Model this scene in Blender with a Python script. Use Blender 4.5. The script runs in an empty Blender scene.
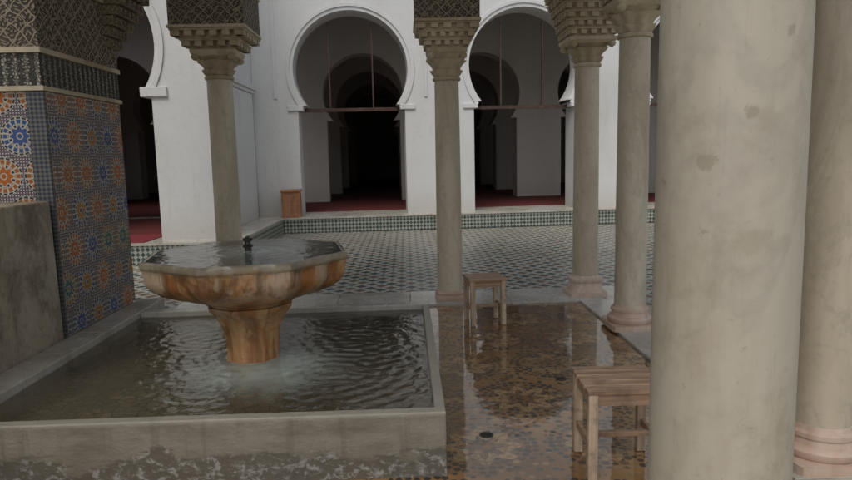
import bpy, math, random
from math import sin, cos, pi, radians, sqrt
from mathutils import Vector, Matrix
from mathutils.geometry import tessellate_polygon
random.seed(4)
scene = bpy.context.scene
coll = scene.collection

# ---------------------------------------------------------------- node helpers
class NT:
    def __init__(s, name):
        s.mat = bpy.data.materials.new(name); s.mat.use_nodes = True
        s.t = s.mat.node_tree; s.b = s.t.nodes['Principled BSDF']
        s.tc = s.t.nodes.new('ShaderNodeTexCoord')
        s.obj = s.tc.outputs['Object']
    def put(s, sock, v):
        if v is None: return
        if isinstance(v, bpy.types.NodeSocket): s.t.links.new(v, sock)
        else:
            if sock.type == 'RGBA' and len(v) == 3: v = (*v, 1)
            sock.default_value = v
    def m(s, op, a, b=None, c=None):
        n = s.t.nodes.new('ShaderNodeMath'); n.operation = op
        s.put(n.inputs[0], a); s.put(n.inputs[1], b); s.put(n.inputs[2], c)
        return n.outputs[0]
    def mix(s, f, a, b, blend='MIX'):
        n = s.t.nodes.new('ShaderNodeMix'); n.data_type = 'RGBA'; n.blend_type = blend
        s.put(n.inputs[0], f); s.put(n.inputs[6], a); s.put(n.inputs[7], b)
        return n.outputs[2]
    def ramp(s, f, stops, interp='LINEAR'):
        n = s.t.nodes.new('ShaderNodeValToRGB'); n.color_ramp.interpolation = interp
        e = n.color_ramp.elements
        while len(e) < len(stops): e.new(0.5)
        for i, (p, c) in enumerate(stops):
            e[i].position = p
            if not hasattr(c, '__len__'): c = (c, c, c)
            e[i].color = (*c[:3], 1)
        s.put(n.inputs[0], f); return n.outputs[0]
    def noise(s, scale, detail=4, rough=.55, vec=None, dist=0):
        n = s.t.nodes.new('ShaderNodeTexNoise'); s.put(n.inputs['Vector'], vec or s.obj)
        n.inputs['Scale'].default_value = scale; n.inputs['Detail'].default_value = detail
        n.inputs['Roughness'].default_value = rough; n.inputs['Distortion'].default_value = dist
        return n.outputs['Fac']
    def vor(s, scale, feature='F1', vec=None, out='Distance', rnd=1):
        n = s.t.nodes.new('ShaderNodeTexVoronoi'); n.feature = feature
        s.put(n.inputs['Vector'], vec or s.obj); n.inputs['Scale'].default_value = scale
        n.inputs['Randomness'].default_value = rnd
        return n.outputs[out]
    def mapping(s, scale=(1,1,1), rot=(0,0,0), loc=(0,0,0), vec=None):
        n = s.t.nodes.new('ShaderNodeMapping'); s.put(n.inputs['Vector'], vec or s.obj)
        n.inputs['Scale'].default_value = scale; n.inputs['Rotation'].default_value = rot
        n.inputs['Location'].default_value = loc
        return n.outputs[0]
    def sep(s, v=None):
        n = s.t.nodes.new('ShaderNodeSeparateXYZ'); s.put(n.inputs[0], v or s.obj); return n.outputs
    def comb(s, x, y, z=0.0):
        n = s.t.nodes.new('ShaderNodeCombineXYZ'); s.put(n.inputs[0], x); s.put(n.inputs[1], y); s.put(n.inputs[2], z)
        return n.outputs[0]
    def bump(s, h, strength=.3, dist=.01, normal=None):
        n = s.t.nodes.new('ShaderNodeBump'); n.inputs['Strength'].default_value = strength
        n.inputs['Distance'].default_value = dist; s.put(n.inputs['Height'], h)
        s.put(n.inputs['Normal'], normal)
        return n.outputs[0]
    def randvec(s):
        oi = s.t.nodes.new('ShaderNodeObjectInfo')
        r = s.m('MULTIPLY', oi.outputs['Random'], 37.0)
        va = s.t.nodes.new('ShaderNodeVectorMath'); va.operation = 'ADD'
        s.t.links.new(s.obj, va.inputs[0]); s.t.links.new(s.comb(r, r, r), va.inputs[1])
        return va.outputs[0]
    def fin(s, col=None, rough=None, normal=None, **kw):
        s.put(s.b.inputs['Base Color'], col); s.put(s.b.inputs['Roughness'], rough)
        s.put(s.b.inputs['Normal'], normal)
        for k, v in kw.items(): s.put(s.b.inputs[k.replace('_', ' ')], v)
        return s.mat

def sstep(n, x, lo, hi):
    t = n.t.nodes.new('ShaderNodeMapRange'); t.interpolation_type = 'SMOOTHSTEP'
    n.put(t.inputs[0], x); t.inputs[1].default_value = lo; t.inputs[2].default_value = hi
    return t.outputs[0]

def marble(name, c1=(.62,.545,.42), c2=(.46,.39,.28), stain=(.27,.19,.10), spots=False, rough=.42, stainamt=.5):
    n = NT(name); v = n.randvec()
    st = n.mapping(scale=(1,1,.35), vec=v)
    big = n.noise(2.2, 5, .6, vec=st, dist=.6)
    fine = n.noise(22, 4, .6, vec=v)
    col = n.mix(sstep(n, big, .35, .68), c1, c2)
    col = n.mix(n.m('MULTIPLY', sstep(n, fine, .5, .75), .25), col, (.25,.22,.17))
    vein = n.m('ABSOLUTE', n.m('SUBTRACT', n.noise(1.6, 6, .65, vec=st, dist=1.2), .5))
    col = n.mix(n.m('MULTIPLY', n.m('SUBTRACT', 1.0, sstep(n, vein, 0, .035)), .22), col, (.24,.22,.2))
    st2 = n.noise(3.0, 6, .7, vec=n.mapping(scale=(1.5,1.5,.4), loc=(7,3,2), vec=v))
    col = n.mix(n.m('MULTIPLY', sstep(n, st2, .55, .8), stainamt), col, stain)
    if spots:
        wobn = n.m('MULTIPLY', n.m('SUBTRACT', n.noise(55, 5, .75), .5), .034)
        for (sx, sy, sz, sr) in [(-.080,-.089,1.41,.013),(-.026,-.117,1.485,.010),(.034,-.115,1.60,.008),(-.02,-.118,1.12,.006),(.07,-.097,1.33,.005)]:
            vm = n.t.nodes.new('ShaderNodeVectorMath'); vm.operation = 'DISTANCE'
            n.t.links.new(n.obj, vm.inputs[0]); vm.inputs[1].default_value = (sx, sy, sz)
            dd = n.m('ADD', vm.outputs['Value'], wobn)
            col = n.mix(n.m('MULTIPLY', n.m('SUBTRACT', 1.0, sstep(n, dd, sr*.8, sr*1.3)), .42), col, (.17,.14,.09))
            col = n.mix(n.m('MULTIPLY', n.m('SUBTRACT', 1.0, sstep(n, dd, sr*.3, sr*.8)), .35), col, (.30,.27,.20))
        sc = n.noise(60, 3, .7, vec=n.mapping(scale=(1,1,.08), vec=v))
        col = n.mix(n.m('MULTIPLY', sstep(n, sc, .55, .75), .2), col, (.20,.18,.14))
        ft = n.noise(7, 6, .7, vec=v)
        col = n.mix(n.m('MULTIPLY', sstep(n, ft, .5, .66), .38), col, (.24,.21,.15))
        fl = n.noise(38, 4, .75, vec=v)
        col = n.mix(n.m('MULTIPLY', sstep(n, fl, .62, .72), .4), col, (.17,.145,.10))
    bmp = n.bump(n.m('ADD', n.m('MULTIPLY', fine, .5), big), .25, .008)
    return n.fin(col, n.m('ADD', rough, n.m('MULTIPLY', fine, .15)), bmp)

def plaster(name, base=(.62,.625,.62), dirt=(.40,.385,.34), amt=.5):
    n = NT(name)
    a = n.noise(.8, 6, .6, vec=n.mapping(scale=(1,1,.3)))
    b = n.noise(14, 4, .6)
    col = n.mix(n.m('MULTIPLY', sstep(n, a, .45, .8), amt), base, dirt)
    col = n.mix(n.m('MULTIPLY', sstep(n, b, .5, .8), .15), col, dirt)
    s2 = n.noise(3.0, 6, .7, vec=n.mapping(scale=(1.6,1.6,.22), loc=(3,5,1)))
    col = n.mix(n.m('MULTIPLY', sstep(n, s2, .52, .75), .35), col, (.44,.42,.36))
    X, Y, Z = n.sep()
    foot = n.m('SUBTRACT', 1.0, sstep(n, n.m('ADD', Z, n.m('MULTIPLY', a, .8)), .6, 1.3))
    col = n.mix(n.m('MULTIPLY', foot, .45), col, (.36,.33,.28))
    return n.fin(col, .85, n.bump(n.noise(6, 5, .6), .3, .025))

def polar_cell(n, U, V, cell):
    u = n.m('DIVIDE', U, cell); v = n.m('DIVIDE', V, cell)
    row = n.m('FLOOR', v)
    u2 = n.m('ADD', u, n.m('MULTIPLY', n.m('MODULO', row, 2.0), .5))
    colm = n.m('FLOOR', u2)
    fu = n.m('SUBTRACT', n.m('FRACT', u2), .5); fv = n.m('SUBTRACT', n.m('FRACT', v), .5)
    r = n.m('SQRT', n.m('ADD', n.m('MULTIPLY', fu, fu), n.m('MULTIPLY', fv, fv)))
    a = n.m('ARCTAN2', fv, fu)
    wn = n.t.nodes.new('ShaderNodeTexWhiteNoise'); wn.noise_dimensions = '3D'
    n.t.links.new(n.comb(colm, row, 0.0), wn.inputs['Vector'])
    return r, a, wn.outputs['Value'], fu, fv

def zellige(name, cell=.25, dark=.85):
    n = NT(name); X, Y, Z = n.sep()
    U = n.m('ADD', n.m('ADD', X, Y), 50.08); V = n.m('ADD', Z, 50.0)
    r, a, h, fu, fv = polar_cell(n, U, V, cell)
    def c(k): return n.m('COSINE', n.m('MULTIPLY', a, float(k)))
    def D(t): return tuple(x*dark for x in t)
    gt = lambda x, y: n.m('GREATER_THAN', x, y)
    lt = lambda x, y: n.m('LESS_THAN', x, y)
    A = n.ramp(h, [(0, D((.46,.13,.02))), (.48, D((.04,.09,.28))), (.70, D((.03,.17,.16))), (.82, D((.44,.19,.03)))], 'CONSTANT')
    B = n.ramp(h, [(0, D((.38,.11,.02))), (.48, D((.03,.09,.26))), (.70, D((.30,.16,.04))), (.82, D((.03,.07,.20)))], 'CONSTANT')
    white = D((.54,.49,.39)); blk = D((.02,.03,.06))
    chip = n.m('MULTIPLY', n.m('SINE', n.m('MULTIPLY', n.m('ADD', fu, fv), 44.0)), n.m('SINE', n.m('MULTIPLY', n.m('SUBTRACT', fu, fv), 44.0)))
    field = n.mix(gt(chip, .30), D((.035,.06,.15)), white)
    field = n.mix(lt(chip, -.55), field, D((.30,.12,.03)))
    col = n.mix(lt(r, .49), field, white)
    col = n.mix(n.m('MULTIPLY', lt(r, .478), gt(c(20), -.6)), col, blk)
    col = n.mix(lt(r, .43), col, white)
    col = n.mix(n.m('MULTIPLY', lt(r, .415), gt(c(16), -.55)), col, B)
    col = n.mix(lt(r, n.m('ADD', .30, n.m('MULTIPLY', c(16), .02))), col, white)
    col = n.mix(n.m('MULTIPLY', lt(r, .285), gt(c(16), -.2)), col, blk)
    col = n.mix(lt(r, n.m('ADD', .245, n.m('MULTIPLY', c(8), .03))), col, white)
    col = n.mix(lt(r, n.m('ADD', .215, n.m('MULTIPLY', c(8), .035))), col, A)
    col = n.mix(lt(r, .09), col, white)
    col = n.mix(lt(r, .06), col, B)
    grime = n.noise(3, 5, .6)
    col = n.mix(n.m('MULTIPLY', sstep(n, grime, .4, .75), .3), col, D((.16,.14,.10)))
    return n.fin(col, .4, n.bump(n.noise(40, 2), .3, .003), Specular_IOR_Level=.35)

def stucco(name, c1=(.40,.335,.245), c2=(.06,.05,.035), cell=.2, kufic=False, k2=5.5):
    n = NT(name); X, Y, Z = n.sep()
    U = n.m('ADD', n.m('ADD', X, Y), 50.0); V = n.m('ADD', Z, 50.0)
    r, a, h, fu, fv = polar_cell(n, U, V, cell)
    if kufic:
        vv = n.vor(1.0/cell*k2, 'DISTANCE_TO_EDGE', vec=n.comb(U, V, 0.0), rnd=.7)
        hgt = n.m('ADD', n.m('MULTIPLY', vv, 2.6), n.m('MULTIPLY', n.m('SINE', n.m('MULTIPLY', U, 95.0)), .35))
        f = sstep(n, hgt, .0, .75)
    else:
        wv = n.m('MULTIPLY', n.m('SUBTRACT', n.noise(9, 2, .5, vec=n.comb(U, V, 0.0)), .5), 2.6)
        k = 2*pi/cell
        p1 = n.m('SINE', n.m('ADD', n.m('MULTIPLY', n.m('ADD', U, V), k), wv))
        p2 = n.m('SINE', n.m('SUBTRACT', n.m('MULTIPLY', n.m('SUBTRACT', U, V), k), wv))
        band = n.m('MINIMUM', n.m('ABSOLUTE', p1), n.m('ABSOLUTE', p2))
        bandm = n.m('SUBTRACT', 1.0, sstep(n, band, .12, .30))
        leaf = n.m('MULTIPLY', n.m('SINE', n.m('ADD', n.m('MULTIPLY', r, 48.0), n.m('MULTIPLY', a, 3.0))), n.m('COSINE', n.m('MULTIPLY', a, 6.0)))
        vv = n.vor(1.0/cell*k2, 'F1', vec=n.comb(U, V, 0.0), rnd=.8)
        leafm = n.m('MAXIMUM', n.m('MULTIPLY', sstep(n, leaf, .0, .5), .75), n.m('MULTIPLY', n.m('SUBTRACT', 1.0, sstep(n, vv, .25, .45)), .8))
        f = n.m('MAXIMUM', bandm, leafm)
    col = n.mix(f, c2, c1)  # dark c2 in the lows: recess shade of the carving put into the colour
    g = n.noise(2.5, 5, .6)
    col = n.mix(n.m('MULTIPLY', sstep(n, g, .4, .8), .5), col, (.16,.13,.09))
    return n.fin(col, .8, n.bump(f, 1.0, .02))

M = {}
M['marble'] = marble('weathered_marble')
M['marble_near'] = marble('spotted_marble', c1=(.43,.395,.32), c2=(.34,.305,.235), spots=True)
M['marble_base'] = marble('stained_marble', c1=(.60,.47,.38), c2=(.46,.30,.21), stain=(.26,.12,.05), stainamt=.8)
M['capital'] = marble('capital_marble', c1=(.58,.50,.36), c2=(.38,.30,.19), stain=(.15,.11,.06), rough=.6, stainamt=.8)
M['paving'] = marble('marble_slabs', c1=(.50,.49,.44), c2=(.38,.35,.29), stain=(.24,.20,.14), rough=.18)
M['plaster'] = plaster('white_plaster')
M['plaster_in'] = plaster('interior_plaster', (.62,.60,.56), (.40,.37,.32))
M['zellige'] = zellige('zellige_mosaic')
M['stucco'] = stucco('carved_stucco')
M['stucco_dark'] = stucco('carved_inscription', c1=(.42,.40,.34), c2=(.03,.035,.035), cell=.09, kufic=True, k2=4.5)

def wood(name, c1, c2, rough=.6, axis=0):
    n = NT(name); v = n.randvec()
    sc = [30, 30, 30]; sc[axis] = 2
    a = n.noise(1.0, 5, .6, vec=n.mapping(scale=sc, vec=v), dist=.5)
    col = n.mix(sstep(n, a, .3, .7), c1, c2)
    b = n.noise(9, 5, .65, vec=v)
    col = n.mix(n.m('MULTIPLY', sstep(n, b, .48, .68), .55), col, (.11,.075,.05))
    return n.fin(col, rough, n.bump(a, .4, .004))
M['wood_x'] = wood('weathered_wood_slat', (.46,.31,.20), (.25,.15,.09), .5, 0)
M['wood_z'] = wood('weathered_wood_leg', (.58,.46,.33), (.34,.23,.15), .55, 2)
M['wood_frame'] = wood('brown_painted_wood', (.06,.026,.018), (.04,.018,.013), .5, 2)
M['wood_ceiling'] = wood('dark_ceiling_wood', (.10,.065,.04), (.05,.03,.02), .7, 0)
M['box'] = wood('orange_wood', (.42,.20,.10), (.28,.12,.06), .6, 2)

def metal():
    n = NT('dark_bronze'); return n.fin((.06,.055,.05), .35, None, Metallic=.8)
M['metal'] = metal()

def courtyard():
    n = NT('courtyard_zellige'); X, Y, Z = n.sep()
    T = .225
    p = n.m('DIVIDE', n.m('ADD', n.m('ADD', X, Y), 200.0), T); q = n.m('DIVIDE', n.m('ADD', n.m('SUBTRACT', X, Y), 200.0), T)
    fp = n.m('ABSOLUTE', n.m('SUBTRACT', n.m('FRACT', p), .5)); fq = n.m('ABSOLUTE', n.m('SUBTRACT', n.m('FRACT', q), .5))
    mx = n.m('MAXIMUM', fp, fq); mn = n.m('MINIMUM', fp, fq)
    wn = n.t.nodes.new('ShaderNodeTexWhiteNoise'); wn.noise_dimensions = '3D'
    n.t.links.new(n.comb(n.m('FLOOR', p), n.m('FLOOR', q), 0.0), wn.inputs['Vector'])
    par = n.m('MODULO', n.m('FLOOR', p), 2.0)
    tone = n.mix(par, (.03,.055,.045), (.14,.09,.055))
    tone = n.mix(n.m('MULTIPLY', wn.outputs['Value'], .3), tone, (.12,.13,.10))
    white = n.mix(n.noise(1.2, 4, .6), (.44,.44,.39), (.31,.30,.25))
    col = n.mix(n.m('LESS_THAN', mx, .34), white, tone)
    col = n.mix(n.m('GREATER_THAN', mn, .43), col, (.05,.07,.08))
    g = n.noise(.6, 6, .65)
    col = n.mix(n.m('MULTIPLY', sstep(n, g, .4, .8), .35), col, (.16,.15,.12))
    rgh = n.m('ADD', .22, n.m('MULTIPLY', n.noise(1.0, 4), .4))
    return n.fin(col, rgh, n.bump(n.noise(9, 3), .12, .005), Specular_IOR_Level=.45)
M['courtyard'] = courtyard()

def riser():
    n = NT('small_zellige_checker'); X, Y, Z = n.sep()
    U = n.m('ADD', n.m('ADD', X, Y), 100.0)
    T = .07
    p = n.m('DIVIDE', n.m('ADD', U, Z), T); q = n.m('DIVIDE', n.m('SUBTRACT', U, Z), T)
    par = n.m('MODULO', n.m('ADD', n.m('FLOOR', p), n.m('FLOOR', q)), 2.0)
    par2 = n.m('MODULO', n.m('FLOOR', p), 2.0)
    dk = n.mix(par2, (.03,.045,.045), (.05,.09,.07))
    col = n.mix(par, dk, (.34,.34,.30))
    return n.fin(col, .35)
M['riser'] = riser()

def strip():
    n = NT('corner_tile_border'); X, Y, Z = n.sep()
    U = n.m('ADD', n.m('ADD', X, Y), 100.0); T = .028
    p = n.m('DIVIDE', n.m('ADD', U, Z), T); q = n.m('DIVIDE', n.m('SUBTRACT', U, Z), T)
    par = n.m('MODULO', n.m('ADD', n.m('FLOOR', p), n.m('FLOOR', q)), 2.0)
    col = n.mix(par, (.025,.035,.055), (.13,.125,.11))
    return n.fin(col, .45)
M['strip'] = strip()

def pebbles():
    n = NT('wet_pebble_mosaic'); X, Y, Z = n.sep()
    vec = n.comb(X, Y, 0.0)
    wn = n.noise(1.3, 3, .5, vec=vec)
    CELL = .62
    r, a, h, fu, fv = polar_cell(n, n.m('ADD', X, 2.76), n.m('ADD', Y, 4.06), CELL)
    S = 25
    e1 = n.vor(S, 'F1', vec=vec, rnd=.7)
    c1 = n.t.nodes.new('ShaderNodeSeparateColor'); n.t.links.new(n.vor(S, 'F1', vec=vec, out='Color', rnd=.7), c1.inputs[0])
    RN = 15.0
    rN = n.m('MULTIPLY', r, RN)
    ri = n.m('FLOOR', rN); rf = n.m('SUBTRACT', n.m('FRACT', rN), .5)
    cnt = n.m('MULTIPLY', n.m('ROUND', n.m('MULTIPLY', n.m('ADD', ri, .5), .8)), 8.0)
    cnt = n.m('MAXIMUM', cnt, 1.0)
    au = n.m('MULTIPLY', n.m('ADD', n.m('DIVIDE', a, 2*pi), 1.0), cnt)
    ai = n.m('FLOOR', au); af = n.m('SUBTRACT', n.m('FRACT', au), .5)
    wn2 = n.t.nodes.new('ShaderNodeTexWhiteNoise'); wn2.noise_dimensions = '3D'
    n.t.links.new(n.comb(ai, ri, n.m('MULTIPLY', h, 31.0)), wn2.inputs['Vector'])
    c2 = n.t.nodes.new('ShaderNodeSeparateColor'); n.t.links.new(wn2.outputs['Color'], c2.inputs[0])
    jx = n.m('MULTIPLY', n.m('SUBTRACT', c2.outputs[2], .5), .16)
    e2 = n.m('SQRT', n.m('ADD', n.m('POWER', n.m('ADD', rf, jx), 2.0), n.m('POWER', n.m('SUBTRACT', af, jx), 2.0)))
    inr = n.m('LESS_THAN', r, 7.0/RN)
    mixf = lambda x, y: n.m('ADD', n.m('MULTIPLY', inr, y), n.m('MULTIPLY', n.m('SUBTRACT', 1.0, inr), x))
    rnd1 = mixf(c1.outputs[0], c2.outputs[0]); rnd2 = mixf(c1.outputs[1], c2.outputs[1])
    e = mixf(e1, e2)
    size = n.m('ADD', .41, n.m('MULTIPLY', n.m('SUBTRACT', rnd1, .5), .20))
    wob = n.m('MULTIPLY', n.m('SUBTRACT', n.noise(90, 2, .5, vec=vec), .5), .25)
    peb = n.m('SUBTRACT', 1.0, sstep(n, n.m('SUBTRACT', n.m('ADD', e, wob), size), -.05, .05))
    stone = n.ramp(rnd2, [(0, (.022,.016,.010)), (.40, (.055,.032,.014)), (.66, (.12,.062,.022)), (.88, (.30,.20,.10))], 'CONSTANT')
    # eight-pointed star of light pebbles in each roundel
    star = n.m('ADD', r, n.m('MULTIPLY', n.m('COSINE', n.m('MULTIPLY', a, 8.0)), -.055))
    ls = n.m('MULTIPLY', n.m('MULTIPLY', n.m('GREATER_THAN', star, .17), n.m('LESS_THAN', star, .275)), inr)
    stone = n.mix(n.m('MULTIPLY', ls, .85), stone, (.42,.29,.15))
    grout = n.mix(sstep(n, wn, .35, .65), (.17,.078,.022), (.33,.18,.06))
    col = n.mix(peb, grout, stone)
    col = n.mix(n.m('MULTIPLY', ls, .3), col, (.38,.24,.10))
    g = n.noise(2.0, 5, .6, vec=vec)
    col = n.mix(n.m('MULTIPLY', sstep(n, g, .42, .72), .6), col, (.08,.045,.018))
    film = sstep(n, n.noise(1.5, 4, .55, vec=n.mapping(loc=(3,1,0), vec=vec)), .26, .44)
    bh = n.bump(n.m('MULTIPLY', peb, n.m('SUBTRACT', 1.08, film)), .5, .006)
    rip = n.bump(n.noise(6, 2, .5, vec=vec, dist=.4), .11, .012)
    rip = n.bump(n.m('MULTIPLY', peb, n.m('SUBTRACT', 1.04, film)), .22, .004, rip)
    n.put(n.b.inputs['Coat Normal'], rip)
    return n.fin(col, .32, bh, Specular_IOR_Level=.3, Coat_Weight=n.m('ADD', .6, n.m('MULTIPLY', film, .4)), Coat_Roughness=n.m('SUBTRACT', .12, n.m('MULTIPLY', film, .10)), Coat_IOR=1.65)
M['pebbles'] = pebbles()

def basin_stone():
    n = NT('wet_basin_stone'); 
    a = n.noise(4, 6, .65, vec=n.mapping(scale=(.6,1,1.6))); b = n.noise(26, 6, .75, vec=n.mapping(scale=(.8,.8,1.1)), dist=.3)
    X, Y, Z = n.sep()
    col = n.mix(sstep(n, a, .35, .7), (.28,.255,.20), (.165,.145,.11))
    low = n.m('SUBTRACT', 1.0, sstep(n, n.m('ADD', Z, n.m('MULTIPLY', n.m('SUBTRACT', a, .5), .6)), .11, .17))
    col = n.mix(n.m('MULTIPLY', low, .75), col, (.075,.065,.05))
    fl = n.m('MULTIPLY', sstep(n, b, .50, .62), low)
    col = n.mix(n.m('MULTIPLY', fl, .65), col, (.42,.41,.38))
    st = n.noise(5, 5, .6, vec=n.mapping(scale=(3,3,.3)))
    col = n.mix(n.m('MULTIPLY', sstep(n, st, .52, .68), .35), col, (.10,.085,.06))
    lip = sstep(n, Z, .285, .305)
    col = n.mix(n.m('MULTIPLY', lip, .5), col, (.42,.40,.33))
    return n.fin(col, .42, n.bump(n.m('ADD', a, b), .5, .014))
M['basin'] = basin_stone()

def basin_bottom():
    n = NT('mossy_basin_bottom'); X, Y, Z = n.sep()
    e = n.vor(16, 'DISTANCE_TO_EDGE', rnd=.9)
    cc = n.t.nodes.new('ShaderNodeSeparateColor'); n.t.links.new(n.vor(16, 'F1', out='Color', rnd=.9), cc.inputs[0])
    col = n.ramp(cc.outputs[0], [(0, (.42,.34,.21)), (.4, (.32,.29,.20)), (.75, (.50,.41,.28))], 'CONSTANT')
    col = n.mix(n.m('SUBTRACT', 1.0, sstep(n, e, .02, .10)), col, (.14,.11,.07))
    m_ = n.noise(3, 6, .65)
    col = n.mix(n.m('MULTIPLY', sstep(n, m_, .38, .66), .75), col, (.19,.145,.085))
    return n.fin(col, .7)
M['bottom'] = basin_bottom()

def water(name, cx, cy, base, splash, r1, r2, murk=.35, tint=(.82,.83,.74), gamt=.5):
    n = NT(name); X, Y, Z = n.sep()
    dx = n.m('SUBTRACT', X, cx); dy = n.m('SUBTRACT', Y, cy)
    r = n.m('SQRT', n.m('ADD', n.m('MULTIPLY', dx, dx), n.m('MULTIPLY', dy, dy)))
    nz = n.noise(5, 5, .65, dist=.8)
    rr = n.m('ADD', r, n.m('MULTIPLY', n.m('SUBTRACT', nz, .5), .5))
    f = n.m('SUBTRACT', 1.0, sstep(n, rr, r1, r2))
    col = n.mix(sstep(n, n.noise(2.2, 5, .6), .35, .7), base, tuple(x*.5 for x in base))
    col = n.mix(f, col, splash)  # pale splash colour of the water, fading out from the centre
    b1 = n.bump(n.noise(18, 2, .5, dist=.8), .35, .014)
    T = n.t
    dif = T.nodes.new('ShaderNodeBsdfDiffuse'); n.put(dif.inputs['Color'], col)
    tr = T.nodes.new('ShaderNodeBsdfTransparent'); tr.inputs['Color'].default_value = (*tint, 1)
    gl = T.nodes.new('ShaderNodeBsdfGlossy'); gl.inputs['Roughness'].default_value = .02; n.put(gl.inputs['Normal'], b1)
    gl.inputs['Color'].default_value = (1,1,1,1)
    fr = T.nodes.new('ShaderNodeFresnel'); fr.inputs['IOR'].default_value = 1.42; n.put(fr.inputs['Normal'], b1)
    m1 = T.nodes.new('ShaderNodeMixShader'); n.put(m1.inputs[0], n.m('ADD', murk, n.m('MULTIPLY', f, gamt)))
    T.links.new(tr.outputs[0], m1.inputs[1]); T.links.new(dif.outputs[0], m1.inputs[2])
    m2 = T.nodes.new('ShaderNodeMixShader'); T.links.new(fr.outputs[0], m2.inputs[0])
    T.links.new(m1.outputs[0], m2.inputs[1]); T.links.new(gl.outputs[0], m2.inputs[2])
    out = [k for k in T.nodes if k.type == 'OUTPUT_MATERIAL'][0]
    T.links.new(m2.outputs[0], out.inputs['Surface'])
    return n.mat
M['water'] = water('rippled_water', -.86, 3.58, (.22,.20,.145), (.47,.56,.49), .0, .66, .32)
M['bowl_water'] = water('bowl_water', 0, 0, (.20,.24,.21), (.34,.38,.34), .02, .4, .4)

def rust_marble():
    n = NT('iron_stained_marble'); X, Y, Z = n.sep()
    vec = n.mapping(scale=(1,1,.4))
    s = n.noise(7, 5, .6, vec=vec, dist=.3)
    t = n.noise(5, 6, .65, dist=.8)
    col = n.mix(sstep(n, s, .40, .62), (.50,.28,.12), (.35,.14,.04))
    col = n.mix(n.m('MULTIPLY', sstep(n, t, .50, .66), .8), col, (.14,.055,.018))
    col = n.mix(n.m('MULTIPLY', sstep(n, n.noise(4.1, 5, .65, vec=n.mapping(loc=(2,7,1), scale=(1,1,.5))), .50, .62), .75), col, (.52,.42,.30))
    dr = n.noise(14, 5, .65, vec=n.mapping(scale=(1,1,.12)), dist=.2)
    col = n.mix(n.m('MULTIPLY', sstep(n, dr, .50, .62), .6), col, (.13,.055,.02))
    top = sstep(n, n.m('ADD', Z, n.m('MULTIPLY', t, .05)), .865, .915)
    col = n.mix(n.m('MULTIPLY', top, .8), col, (.24,.23,.17))
    cn = n.bump(n.noise(9, 3), .15, .01)
    n.put(n.b.inputs['Coat Normal'], cn)
    return n.fin(col, n.m('ADD', .25, n.m('MULTIPLY', t, .25)), n.bump(n.m('ADD', s, t), .4, .012), Coat_Weight=.7, Coat_Roughness=.06)
M['rust'] = rust_marble()

def rough_wall():
    n = NT('weathered_stone_slab')
    v = n.mapping(scale=(1,1,.5))
    a = n.noise(3.5, 7, .72, vec=v, dist=.9); b = n.noise(18, 5, .7)
    col = n.mix(sstep(n, a, .35, .65), (.44,.38,.28), (.19,.15,.105))
    c = n.noise(2.6, 6, .7, vec=n.mapping(loc=(4,4,4)))
    col = n.mix(n.m('MULTIPLY', sstep(n, c, .5, .64), .7), col, (.48,.44,.36))
    col = n.mix(n.m('MULTIPLY', sstep(n, b, .5, .68), .4), col, (.14,.115,.08))
    return n.fin(col, .65, n.bump(n.m('ADD', a, n.m('MULTIPLY', b, .5)), .6, .025))
M['slab'] = rough_wall()

def simple(name, c, rough=.7, sc=4, c2=None):
    n = NT(name)
    return n.fin(n.mix(n.noise(sc, 5, .6), c, c2 or tuple(x*.7 for x in c)), rough, n.bump(n.noise(sc*6, 3), .2, .005))
M['carpet'] = simple('red_carpet', (.14,.018,.016), .95, 6, (.07,.014,.012))
M['carpet_b'] = simple('red_carpet_bright', (.22,.02,.03), .95, 6, (.13,.015,.02))
M['ground'] = simple('plain_ground', (.28,.26,.22), .8, 1)
M['roof_tile'] = simple('green_roof_tile', (.04,.13,.08), .4, 9)
M['ceil'] = simple('painted_ceiling', (.45,.36,.24), .7, 9, (.30,.22,.13))

# ---------------------------------------------------------------- mesh helpers
def mkobj(name, verts, faces, mat, parent=None, smooth=False, loc=(0,0,0), bevel=0, rot=0, fix=True):
    me = bpy.data.meshes.new(name); me.from_pydata([tuple(v) for v in verts], [], faces)
    if fix:
        import bmesh
        bm = bmesh.new(); bm.from_mesh(me); bmesh.ops.recalc_face_normals(bm, faces=bm.faces); bm.to_mesh(me); bm.free()
    me.materials.append(mat)
    if smooth:
        for p in me.polygons: p.use_smooth = True
    o = bpy.data.objects.new(name, me); coll.objects.link(o)
    o.location = loc; o.rotation_euler = (0, 0, rot)
    if parent: o.parent = parent
    if bevel:
        b = o.modifiers.new('bevel', 'BEVEL'); b.width = bevel; b.segments = 2; b.limit_method = 'ANGLE'
    return o
def empty(name, loc=(0,0,0), rot=0):
    e = bpy.data.objects.new(name, None); coll.objects.link(e); e.location = loc; e.rotation_euler = (0,0,rot)
    e.empty_display_size = .2
    return e
BF = [(0,3,2,1),(4,5,6,7),(0,1,5,4),(1,2,6,5),(2,3,7,6),(3,0,4,7)]
def boxv(x0,x1,y0,y1,z0,z1):
    return [(x0,y0,z0),(x1,y0,z0),(x1,y1,z0),(x0,y1,z0),(x0,y0,z1),(x1,y0,z1),(x1,y1,z1),(x0,y1,z1)]
def box(name, x0,x1,y0,y1,z0,z1, mat, parent=None, bevel=0, loc=(0,0,0), rot=0):
    return mkobj(name, boxv(x0,x1,y0,y1,z0,z1), BF, mat, parent, bevel=bevel, loc=loc, rot=rot)
def boxes(name, lst, mat, parent=None, bevel=0, loc=(0,0,0), rot=0):
    vs, fs = [], []
    for b in lst:
        k = len(vs); vs += boxv(*b); fs += [tuple(i+k for i in f) for f in BF]
    return mkobj(name, vs, fs, mat, parent, bevel=bevel, loc=loc, rot=rot)
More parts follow.
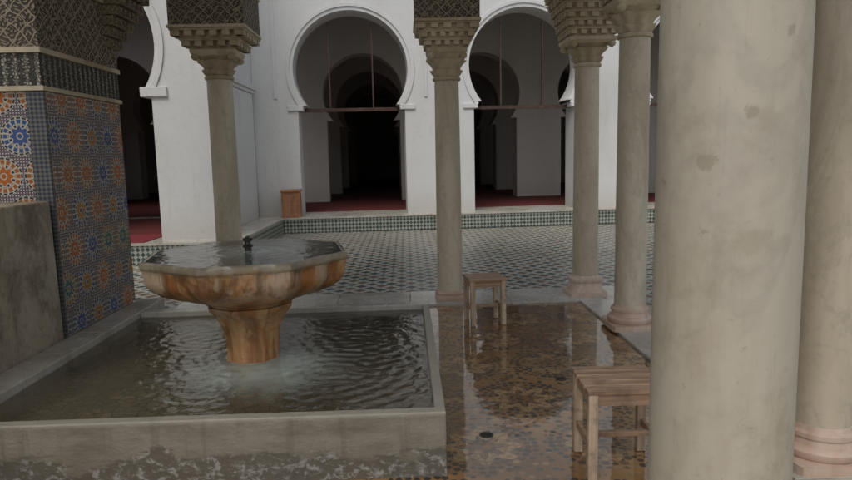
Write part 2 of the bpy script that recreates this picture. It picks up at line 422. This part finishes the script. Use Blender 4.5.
def sheet(name, x0,x1,y0,y1,z, mat, parent=None):
    return mkobj(name, [(x0,y0,z),(x1,y0,z),(x1,y1,z),(x0,y1,z)], [(0,1,2,3)], mat, parent, fix=False)
def loft(name, secs, mat, parent=None, seg=48, loc=(0,0,0), smooth=True, cap=True, rot=0, autosharp=True):
    """secs: list of (z, r, n_exponent, lobes, amp)"""
    vs, fs = [], []
    for (z, r, e, k, amp) in secs:
        for i in range(seg):
            a = 2*pi*i/seg
            c, s_ = cos(a), sin(a)
            q = (abs(c)**e + abs(s_)**e)**(-1/e)
            rr = r*q*(1+amp*cos(k*a))
            vs.append((rr*c, rr*s_, z))
    for j in range(len(secs)-1):
        for i in range(seg):
            i2 = (i+1) % seg
            fs.append((j*seg+i, j*seg+i2, (j+1)*seg+i2, (j+1)*seg+i))
    if cap:
        fs.append(tuple(range(seg))[::-1]); fs.append(tuple((len(secs)-1)*seg+i for i in range(seg)))
    o = mkobj(name, vs, fs, mat, parent, smooth, loc, rot=rot)
    if smooth and autosharp:
        try: o.data.set_sharp_from_angle(angle=radians(38))
        except Exception: pass
    return o

def arch_pts(cx, j, zc, R, zimp, z0, N=40):
    a0 = math.asin((zimp-zc)/R)
    pts = [(cx-j, z0), (cx-j, zimp)]
    for i in range(N+1):
        a = (pi - a0) + (a0 - (pi - a0))*i/N
        pts.append((cx+R*cos(a), zc+R*sin(a)))
    pts += [(cx+j, zimp), (cx+j, z0)]
    return pts
def arch_wall(name, x0, x1, z0, z1, arches, y0, y1, mat, parent=None):
    pts = [(x0, z0)]
    for A in arches: pts += arch_pts(*A, z0)
    pts += [(x1, z0), (x1, z1), (x0, z1)]
    n = len(pts)
    tris = tessellate_polygon([[Vector((p[0], p[1], 0)) for p in pts]])
    vs = [(p[0], y0, p[1]) for p in pts] + [(p[0], y1, p[1]) for p in pts]
    fs = [tuple(t) for t in tris] + [tuple(i+n for i in t[::-1]) for t in tris]
    for i in range(n):
        k = (i+1) % n; fs.append((i, k, k+n, i+n))
    return mkobj(name, vs, fs, mat, parent)
def arch_mould(name, A, r0, r1, y0, y1, mat, parent):
    cx, j, zc, R, zimp = A; a0 = math.asin((zimp-zc)/R); N = 40
    vs, fs = [], []
    for i in range(N+1):
        a = (pi - a0) + (2*a0 - pi)*i/N
        for (r, y) in ((R+r0, y0), (R+r1, y0), (R+r1, y1), (R+r0, y1)):
            vs.append((cx+r*cos(a), y, zc+r*sin(a)))
    for i in range(N):
        for k in range(4):
            k2 = (k+1) % 4; fs.append((i*4+k, i*4+k2, (i+1)*4+k2, (i+1)*4+k))
    fs += [(0,1,2,3), (N*4, N*4+1, N*4+2, N*4+3)]
    return mkobj(name, vs, fs, mat, parent)

# ---------------------------------------------------------------- ground
sheet('ground', -300, 300, -300, 300, -.02, M['ground'])
sheet('courtyard_floor', -9, 14, -2, 12.56, 0.0, M['courtyard'])
sheet('pebble_floor', -2.05, 1.65, -1.5, 6.12, .004, M['pebbles'])
pv = empty('marble_paving')
lst = []; x = -2.3
while x < 2.2:
    w = random.uniform(.7, 1.0); x1 = min(x+w, 2.2); lst.append((x, x1-.006, 6.12, 6.74, -.01, .022+random.uniform(0,.003))); x = x1
boxes('back_slabs', lst, M['paving'], pv, bevel=.003)
lst = []; y = -1.0
while y < 6.11:
    d = random.uniform(.7, 1.1); y1 = min(y+d, 6.112); lst.append((1.65, 2.16, y, y1-.006, -.01, .022+random.uniform(0,.003))); y = y1
boxes('side_slabs', lst, M['paving'], pv, bevel=.003)
for i, (dx, dy) in enumerate([(.96,4.0),(.38,3.2)]):
    e = empty('floor_drain' if i == 0 else 'floor_drain.%03d' % i, (dx, dy, .004))
    loft('drain_ring', [(0,.036,2,1,0),(.003,.036,2,1,0),(.003,.026,2,1,0),(.0015,.025,2,1,0)], M['metal'], e, 24)
    boxes('drain_bars', [(-.024,.024,-.002+k*.01,.002+k*.01,.001,.0028) for k in (-1,0,1)], M['metal'], e)

# ---------------------------------------------------------------- basin
b = empty('fountain_basin')
X0, X1, Y0, Y1, HT = -2.05, .15, 2.78, 5.0, .31
box('front_wall', X0, X1, Y0, Y0+.06, 0, HT, M['basin'], b, .006)
box('right_wall', X1-.05, X1-.0005, Y0+.061, Y1-.101, 0, HT-.002, M['basin'], b, .006)
box('back_wall', X0, X1, Y1-.1, Y1, 0, HT, M['paving'], b, .006)
lst = []; y = .4
while y < 5.3:
    d = random.uniform(.8, 1.1); y1 = min(y+d, 5.4); lst.append((-2.25, X0-.001, y, y1-.005, 0, HT+.004+random.uniform(0,.003))); y = y1
boxes('left_ledge', lst, M['paving'], b, .004)
box('bottom', X0+.001, X1-.051, Y0+.061, Y1-.101, .005, .15, M['bottom'], b)

def grid_water(name, x0,x1,y0,y1,z,n, fn, mat, parent=None):
    vs, fs = [], []
    for j in range(n+1):
        for i in range(n+1):
            x = x0+(x1-x0)*i/n; y = y0+(y1-y0)*j/n
            vs.append((x, y, z+fn(x, y)))
    for j in range(n):
        for i in range(n):
            k = j*(n+1)+i; fs.append((k, k+1, k+n+2, k+n+1))
    return mkobj(name, vs, fs, mat, parent, smooth=True, fix=False)
srcs = [(-.95,3.85,1.0,62,.0), (-.45,3.5,.8,70,1.3), (-.35,4.1,.7,66,.4), (-1.5,3.6,.45,58,2.2), (-1.1,3.3,.4,75,.9), (-1.35,4.3,.5,80,.2)]
def rip(x, y):
    h = 0
    for (sx, sy, am, k, ph) in srcs:
        r = sqrt((x-sx)**2+(y-sy)**2)
        h += am*.0016*cos(k*r+ph+1.2*sin(3*x+2*y))*math.exp(-r*1.4)*min(1, r*8)
    h += .0006*sin(9*x+4*y+2*sin(3*y))+.0005*sin(13*y-6*x+1.5*sin(5*x))
    return h
grid_water('water', X0-.0, X1-.05, Y0+.06, Y1-.1, .27, 300, rip, M['water'])

# ---------------------------------------------------------------- fountain
f = empty('marble_fountain', (-.95, 3.85, 0))
def octr(a, sharp=.6):
    k = pi/4; t = ((a + .2) % k) - k/2
    o = cos(k/2)/cos(t)
    return (1-sharp)*1 + sharp*o/cos(k/2)*.955
def olathe(name, prof, mat, parent, seg=192, cap=True):
    vs, fs = [], []
    for (r, z, sh) in prof:
        for i in range(seg):
            a = 2*pi*i/seg; rr = r*octr(a, sh)
            if name == 'bowl' and .64 < z < .905 and r > .3:
                w_ = max(0, min(1, (z-.64)/.06)) * (1 if z < .85 else .5)
                rr += .026*w_*(abs(cos(8*(a+.2)))**.7 - .5)
            vs.append((rr*cos(a), rr*sin(a), z))
    for j in range(len(prof)-1):
        for i in range(seg):
            i2 = (i+1) % seg; fs.append((j*seg+i, j*seg+i2, (j+1)*seg+i2, (j+1)*seg+i))
    o = mkobj(name, vs, fs, mat, parent, smooth=True)
    try: o.data.set_sharp_from_angle(angle=radians(40))
    except Exception: pass
    return o
bowl = [(.245,.605,.8),(.265,.625,.9),(.32,.645,1),(.40,.668,1),(.47,.698,1),(.525,.735,1),(.552,.77,1),(.560,.80,1),(.563,.83,1),(.566,.845,1),(.574,.862,1),(.582,.868,1),(.585,.88,1),(.584,.900,1),(.578,.909,1),(.565,.9095,1),(.555,.905,1),(.51,.88,1),(.40,.80,1),(.1,.75,1)]
olathe('bowl', bowl, M['rust'], f)
ped = [(.16,.10,.9),(.16,.285,.9),(.158,.33,.9),(.163,.40,.9),(.178,.47,.9),(.205,.53,.9),(.232,.565,.9),(.245,.578,.9),(.25,.60,.9),(.235,.604,.9),(.1,.606,.9)]
olathe('pedestal', ped, M['rust'], f)
vs, fs = [(0,0,.905)], []
seg = 96; rings = 60
for j in range(1, rings+1):
    for i in range(seg):
        a = 2*pi*i/seg; R = .560*j/rings*octr(a, 1.0)
        x, y = R*cos(a), R*sin(a)
        h = .0016*cos(70*R)*math.exp(-R*3) + .0010*sin(22*x+9*y)*cos(17*y-5*x)
        vs.append((x, y, .9085+h*(1-(j/rings)**6)))
for i in range(seg): fs.append((0, 1+i, 1+(i+1) % seg))
for j in range(rings-1):
    for i in range(seg):
        i2 = (i+1) % seg; fs.append((1+j*seg+i, 1+(j+1)*seg+i, 1+(j+1)*seg+i2, 1+j*seg+i2))
mkobj('bowl_water', vs, fs, M['bowl_water'], f, smooth=True)
loft('nozzle', [(.80,.02,2,1,0),(.93,.02,2,1,0),(.932,.028,2,1,0),(.945,.03,2,1,0),(.95,.018,2,1,0),(.965,.016,2,1,0),(.968,.024,2,6,.12),(.985,.026,2,6,.12),(.99,.012,2,1,0),(1.0,.008,2,1,0)], M['metal'], f, 24)

# ---------------------------------------------------------------- columns
colcount = [0]
M['stucco_c'] = stucco('carved_corbel', c1=(.50,.42,.30), c2=(.17,.13,.08), cell=.08, k2=4.5)
def column(x, y, ztop=2.33, base='plinth', mat='marble', r=.125, half=.31, boxz=2.89, zab=None, taper=.93, light=False):
    nm = 'marble_column' if colcount[0] == 0 else 'marble_column.%03d' % colcount[0]
    colcount[0] += 1
    e = empty(nm, (x, y, .02))
    bm_ = M['marble_base']
    zb = 0
    if base == 'plinth':
        box('plinth', -.145,.145,-.145,.145, 0,.05, bm_, e, .008); zb = .05
        loft('foot', [(.05,.135,2,1,0),(.07,.14,2,1,0),(.09,.13,2,1,0)], bm_, e); zb = .088
    elif base == 'oct':
        loft('pedestal', [(0,.19,8,1,0),(.035,.19,8,1,0),(.04,.165,4,1,0),(.07,.16,3,1,0),(.13,.15,3,1,0),(.15,.165,3,1,0),(.175,.165,3,1,0),(.18,.14,2,1,0),(.2,.13,2,1,0)], bm_, e, 8*6); zb = .198
    else:
        loft('torus_base', [(0,.19,10,1,0),(.045,.19,10,1,0),(.047,.165,2,1,0),(.062,.178,2,1,0),(.085,.18,2,1,0),(.10,.165,2,1,0),(.105,.15,2,1,0),(.135,.143,2,1,0),(.14,.152,2,1,0),(.16,.152,2,1,0),(.17,.135,2,1,0),(.19,.128,2,1,0)], bm_, e, 64); zb = .188
    secs = []
    for i in range(13):
        t = i/12; rr = r*(1 - (1-taper)*t**1.6)
        secs.append((zb+(ztop-zb)*t, rr, 2, 1, 0))
    loft('shaft', secs, M[mat], e, 64)
    z = ztop
    cm = M['capital']
    loft('astragal', [(z-.005,r*.95,2,1,0),(z,r*1.06,2,1,0),(z+.015,r*1.1,2,1,0),(z+.03,r*1.04,2,1,0),(z+.035,r*.92,2,1,0)], cm, e)
    if zab is None: zab = boxz-.23
    H = zab-z
    loft('capital_bell', [(z+.035,r*.92,2,8,.02),(z+H*.2,r*1.0,2.2,8,.07),(z+H*.36,r*1.16,2.4,8,.12),(z+H*.40,r*.98,2.4,8,.06),(z+H*.56,r*1.14,2.8,8,.08),(z+H*.72,r*1.42,3.2,8,.12),(z+H*.76,r*1.2,4,8,.05),(z+H*.9,r*1.45,6,4,.06)], cm, e, 96)
    a = max(half*.62, r*1.5)
    for k in range(4):
        an = pi/4 + k*pi/2; d = a*1.12
        loft('volute_%d' % k, [(z+H*.70,.012,2,1,0),(z+H*.76,.032,2,1,0),(z+H*.84,.04,2,1,0),(z+H*.92,.032,2,1,0),(z+H*.96,.014,2,1,0)], cm, e, 16, loc=(d*cos(an), d*sin(an), 0))
    z2 = zab
    loft('abacus', [(z2-.03,a*.88,14,1,0),(z2-.005,a*1.0,14,1,0),(z2+.025,a*1.02,14,1,0),(z2+.03,a*.92,14,1,0)], cm, e, 96)
    z3 = z2+.031
    nT = max(2, int(round((boxz-z3)/.075))); hz = (boxz-z3)/nT
    cmx = cm if light else M['stucco_c']
    lst = []; core = []
    for i in range(nT):
        w1 = a*.92 + (half-a*.92)*((i+1)/nT); w0 = a*.9 + (half-a*.92)*(i/nT)
        core += [(z3+hz*i, w0*.97, 14, 1, 0), (z3+hz*(i+.999), w0*.99, 14, 1, 0)]
        lst.append((-w1, w1, -w1, w1, z3+hz*(i+.80), z3+hz*(i+.99)))
        nb = 5 + (i % 2); pitch = 2*w1/nb
        for q in range(nb):
            cx = -w1 + pitch*(q+.5); hw = pitch*.30
            for s in (-1, 1):
                for (xa, xb, ya, yb) in ((cx-hw, cx+hw, *sorted((s*w0*.96, s*(w1-.004)))), (*sorted((s*w0*.96, s*(w1-.004))), cx-hw, cx+hw)):
                    lst.append((xa, xb, ya, yb, z3+hz*(i+.22), z3+hz*(i+.799)))
    loft('corbel_core', core, cmx, e, 96)
    boxes('corbel_niches', lst, cmx, e, .004)
    box('carved_block', -half,half,-half,half, boxz+.002, 3.62, M['stucco'], e, .006)
    boxes('block_trim', [(-half-.012,half+.012,-half-.012,half+.012,boxz+.001,boxz+.03),(-half-.012,half+.012,-half-.012,half+.012,boxz+.36,boxz+.385)], cm, e, .006)
    return e
column(-1.75, 6.38, 2.18, 'plinth', half=.335, boxz=2.60, zab=2.41, light=True)
column(.41, 6.38, 2.13, 'plinth', half=.295, boxz=2.63, zab=2.39, light=True)
column(1.78, 6.42, 2.24, 'oct', half=.37, boxz=3.02, zab=2.47, light=True)
column(1.80, 5.15, 2.29, 'round', half=.33, boxz=2.95, zab=2.53, light=True)
column(1.87, 2.80, 2.50, 'round', half=.34, boxz=3.0, mat='marble')
column(.54, 1.08, 2.50, 'round', half=.34, boxz=3.0, r=.118, mat='marble_near')

pr = empty('pavilion_roof')
box('beam_far', -2.4, 2.3, 6.1, 6.7, 3.63, 5.2, M['stucco'], pr)
box('beam_near', -2.4, 2.3, .8, 1.35, 3.66, 5.2, M['stucco'], pr)
box('ceiling', -3.0, 2.6, .6, 7.0, 5.21, 5.3, M['ceil'], pr)
mkobj('tiles', [(-3.3,.3,5.31),(2.9,.3,5.31),(2.9,7.3,5.31),(-3.3,7.3,5.31),(-.2,3.8,7.0)], [(0,1,4),(1,2,4),(2,3,4),(3,0,4),(0,3,2,1)], M['roof_tile'], pr)

# ---------------------------------------------------------------- mosaic pier + low wall
p = empty('mosaic_pier')
box('core', -3.4, -2.262, 4.232, 5.288, 0, 3.63, M['slab'], p)
box('mosaic_side', -2.26, -2.25, 4.235, 5.30, .32, 1.90, M['zellige'], p)
box('mosaic_front', -3.4, -2.36, 4.22, 4.231, .32, 1.90, M['zellige'], p)
box('corner_strip', -2.355, -2.262, 4.205, 4.231, .0, 1.90, M['strip'], p)
box('corner_strip_side', -2.2615, -2.246, 4.204, 4.232, .0, 1.90, M['strip'], p)
zs = [(1.902,1.93,.02,'capital'),(1.932,2.13,.0,'stucco_dark'),(2.132,2.165,.02,'capital'),(2.167,2.62,.005,'stucco'),(2.622,2.66,.03,'capital'),(2.662,3.62,.0,'stucco')]
for i, (z0, z1, pr_, mm) in enumerate(zs):
    box('frieze_%d' % i, -3.42, -2.25+pr_, 4.2-pr_, 5.31+pr_*.2, z0, z1, M[mm], p)
lst = []
for i in range(7):
    o_ = .035*i; z0 = 2.17+.075*i
    lst.append((-2.62-o_*.2, -2.30+o_, 5.1, 5.32+o_, z0, z0+.07))
    for q in range(5):
        yy = 5.12+q*(.2+o_)/5
        lst.append((-2.30+o_, -2.275+o_, yy, yy+.022, z0+.012, z0+.058))
boxes('corbel', lst, M['stucco_c'], p, .005)
box('corbel_block', -2.66, -2.05, 5.1, 5.56, 2.70, 3.62, M['stucco'], p, .006)
lw = empty('low_stone_wall')
vs = boxv(-2.55, -2.252, .4, 4.16, 0, 1.215)
vs[6] = (-2.252, 4.17, 1.215); vs[2] = (-2.252, 4.197, 0)
mkobj('slab', vs, BF, M['slab'], lw, bevel=.012)

# ---------------------------------------------------------------- far arcade
arc = empty('white_arcade', (0, 13.15, 0), radians(3.0))
FZ = .30
A1 = (-1.04, 1.05, 3.15, 1.12, 2.46); A2 = (2.42, 1.03, 3.20, 1.12, 2.5); A3 = (5.98, 1.03, 3.20, 1.12, 2.5); A4 = (9.5, 1.03, 3.20, 1.12, 2.5)
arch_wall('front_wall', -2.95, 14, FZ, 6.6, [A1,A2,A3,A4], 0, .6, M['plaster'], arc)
for i, A in enumerate([A1,A2,A3,A4]):
    arch_mould('arch_moulding_%d' % i, A, .07, .13, -.025, -.001, M['plaster'], arc)
    cx = A[0]
    boxes('alfiz_%d' % i, [(cx-1.50,cx-1.44,-.02,-.001,2.6,4.62),(cx+1.44,cx+1.50,-.02,-.001,2.6,4.62),(cx-1.50,cx+1.50,-.021,-.001,4.62,4.68)], M['plaster'], arc)
    boxes('impost_%d' % i, [(cx-1.25,cx-.95,-.035,.62,2.36,2.46),(cx+.95,cx+1.25,-.035,.62,2.36,2.46)], M['plaster'], arc, .01)
    fr = [(cx-.445,cx-.415,.25,.30,2.42,4.10),(cx+.415,cx+.445,.25,.30,2.42,4.10),(cx-1.04,cx+1.04,.24,.31,2.35,2.42)]
    boxes('wooden_frame_%d' % i, fr, M['wood_frame'], arc)
box('eave', -3.1, 14, -.5, .8, 6.61, 6.9, M['roof_tile'], arc)

st = empty('arcade_step', (0, 0, 0))
def poly_prism(name, pts, z0, z1, mat, parent):
    n = len(pts); vs = [(x,y,z0) for x,y in pts]+[(x,y,z1) for x,y in pts]
    fs = [tuple(range(n))[::-1], tuple(range(n, 2*n))]+[(i,(i+1)%n,(i+1)%n+n,i+n) for i in range(n)]
    return mkobj(name, vs, fs, mat, parent)
def far(x, dy): return (x*cos(radians(3))-dy*sin(radians(3)), 13.15+x*sin(radians(3))+dy*cos(radians(3)))
pts = [(-9, 9.2), (-2.45, 9.2), far(-2.42,-.42), far(14,-.42), far(14, 22), far(-9, 22)]
poly_prism('riser', pts, -.01, FZ-.03, M['riser'], st)
poly_prism('tread', [(-9, 9.18), (-2.43, 9.18), far(-2.40,-.44), far(14,-.44), far(14, 22), far(-9, 22)], FZ-.03, FZ, M['paving'], st)
poly_prism('carpet', [far(-9,.8), far(14,.8), far(14,19.9), far(-9,19.9)], FZ+.001, FZ+.012, M['carpet'], empty('prayer_carpet'))

sw = empty('corner_arcade')
AL = (-4.66, 1.05, 3.1, 1.14, 2.5)
arch_wall('front_wall', -9, -2.82, FZ, 6.6, [AL], 9.6, 10.3, M['plaster'], sw)
arch_mould('arch_moulding', AL, .07, .13, 9.575, 9.599, M['plaster'], sw)
boxes('impost', [(-3.76,-3.38,9.56,10.32,2.36,2.5)], M['plaster'], sw, .01)
box('side_wall', -3.45, -2.951, 10.301, 13.0, FZ, 6.59, M['plaster'], sw)
boxes('side_impost', [(-3.0,-2.85,10.9,12.9,2.75,2.86),(-3.0,-2.88,10.9,12.9,2.68,2.749)], M['plaster'], sw, .01)
box('side_pilaster', -3.0,-2.89,11.1,12.7,FZ,2.67, M['plaster'], sw, .01)
box('carpet', -8.5, -3.5, 10.32, 13.1, FZ+.001, FZ+.014, M['carpet'], empty('prayer_carpet.001'))
box('carpet', -5.7, -3.75, 9.3, 10.31, FZ+.001, FZ+.012, M['carpet_b'], empty('prayer_carpet.002'))

# ---------------------------------------------------------------- prayer hall interior
hall = empty('prayer_hall', (0, 13.15, 0), radians(3.0))
def row(i, dy, off):
    A = []
    x = -8.6+off
    while x < 13:
        A.append((x, .92, 3.0, 1.0, 2.35)); x += 3.0
    arch_wall('arch_row_%d' % i, -10, 14, FZ+.02, 5.6, A, dy, dy+.55, M['plaster_in'], hall)
row(0, 3.6, 1.75); row(1, 7.2, 1.9); row(2, 10.8, 2.0); row(3, 14.4, 2.2)
box('ceiling', -10, 14, .61, 22, 5.61, 5.75, M['wood_ceiling'], hall)
box('back_wall', -10, 14, 20, 20.4, 0, 5.6, M['plaster_in'], hall)
box('left_wall', -10.4, -10.01, -4.5, 20.4, 0, 5.7, M['plaster_in'], hall)
box('right_wall', 14.01, 14.4, 0, 20.4, 0, 6.5, M['plaster_in'], hall)
box('corner_ceiling', -9.0, -3.46, -2.85, .0, 5.3, 5.5, M['wood_ceiling'], hall)

cw = empty('courtyard_wall')
box('right_wall', 13, 13.4, -3, 13.1, 0, 6.6, M['plaster'], cw)
box('left_wall', -9.4, -9.01, -3, 9.59, 0, 6.6, M['plaster'], cw)

wb = empty('wooden_box', (-2.26, 12.80, FZ), radians(4))
boxes('panels', [(-.17,.17,-.13,.13,.03,.50)], M['box'], wb, .004)
boxes('frame', [(-.185,.185,-.145,.145,0,.05),(-.195,.195,-.155,.155,.50,.54),(-.18,-.145,-.142,.142,.051,.499),(.145,.18,-.142,.142,.051,.499)], M['box'], wb, .004)

hl = empty('hanging_lamp', (-.13, 24.0, 0))
nl = NT('lamp_glass'); nl.fin((1,1,1), .3, None, Emission_Color=(1,.97,.9), Emission_Strength=6.0)
loft('bulb', [(1.60,.02,2,1,0),(1.63,.06,2,1,0),(1.68,.07,2,1,0),(1.73,.05,2,1,0),(1.75,.02,2,1,0)], nl.mat, hl, 20)
loft('cord', [(1.76,.008,2,1,0),(5.5,.008,2,1,0)], M['metal'], hl, 8)

# ---------------------------------------------------------------- stools
def stool(nm, x, y, w, d, h, rot):
    e = empty(nm, (x, y, .006), rot)
    n = 5; sw_ = d/n
    lst = [(-w/2+random.uniform(-.003,.003), w/2+random.uniform(-.003,.003), -d/2+i*sw_+.005, -d/2+(i+1)*sw_-.005, h-.02+.0015*(i%2), h+.0015*(i%2)) for i in range(n)]
    boxes('slats', lst, M['wood_x'], e, .003)
    L = .042; ix = w/2-.008; iy = d/2-.010
    lst = []
    for sx in (-1, 1):
        for sy in (-1, 1):
            xa, xb = sorted((sx*ix, sx*(ix-L))); ya, yb = sorted((sy*iy, sy*(iy-L)))
            lst.append((xa, xb, ya, yb, 0, h-.021))
    boxes('legs', lst, M['wood_z'], e, .004)
    t = .018
    lst = []
    for s in (-1, 1):
        ya, yb = sorted((s*(iy-.008), s*(iy-.008-t))); lst.append((-ix+L+.0005, ix-L-.0005, ya, yb, h-.075, h-.0215))
        xa, xb = sorted((s*(ix-.008), s*(ix-.008-t))); lst.append((xa, xb, -iy+L+.0005, iy-L-.0005, h-.075, h-.0215))
        lst.append((xa, xb, -iy+L+.0005, iy-L-.0005, .13, .165))
    lst.append((-ix+.03, ix-.03, -.012, .012, .135, .16))
    boxes('rails', lst, M['wood_x'], e, .002)
stool('wooden_stool', .945, 2.84, .36, .34, .415, radians(-2))
stool('wooden_stool.001', .645, 5.47, .32, .30, .405, radians(8))

# ---------------------------------------------------------------- light
w = bpy.data.worlds.new('World'); scene.world = w; w.use_nodes = True
nt = w.node_tree; bg = nt.nodes['Background']
sk = nt.nodes.new('ShaderNodeTexSky'); sk.sky_type = 'NISHITA'; sk.sun_disc = False
sk.sun_elevation = radians(58); sk.sun_rotation = radians(200); sk.air_density = 1.2; sk.dust_density = 4
hs = nt.nodes.new('ShaderNodeHueSaturation'); hs.inputs['Saturation'].default_value = .5
nt.links.new(sk.outputs[0], hs.inputs['Color'])
nt.links.new(hs.outputs[0], bg.inputs[0]); bg.inputs[1].default_value = .15
s = bpy.data.lights.new('sun', 'SUN'); s.energy = .85; s.angle = radians(30); s.color = (1,.96,.9)
so = bpy.data.objects.new('sun', s); coll.objects.link(so)
el, az = radians(58), radians(200)
d = Vector((sin(az)*cos(el), cos(az)*cos(el), sin(el)))
so.rotation_euler = d.to_track_quat('Z', 'Y').to_euler()

# ---------------------------------------------------------------- camera
cam = bpy.data.cameras.new('camera'); co = bpy.data.objects.new('camera', cam); coll.objects.link(co)
cam.sensor_width = 36; cam.lens = 650/852*36; cam.clip_end = 600; cam.clip_start = .05
Rm = Matrix.Rotation(radians(-1.6), 4, 'Z') @ Matrix.Rotation(radians(90-7.45), 4, 'X') @ Matrix.Rotation(radians(-1.3), 4, 'Z')
co.matrix_world = Matrix.Translation((0,0,1.45)) @ Rm
scene.camera = co
scene.view_settings.view_transform = 'Standard'
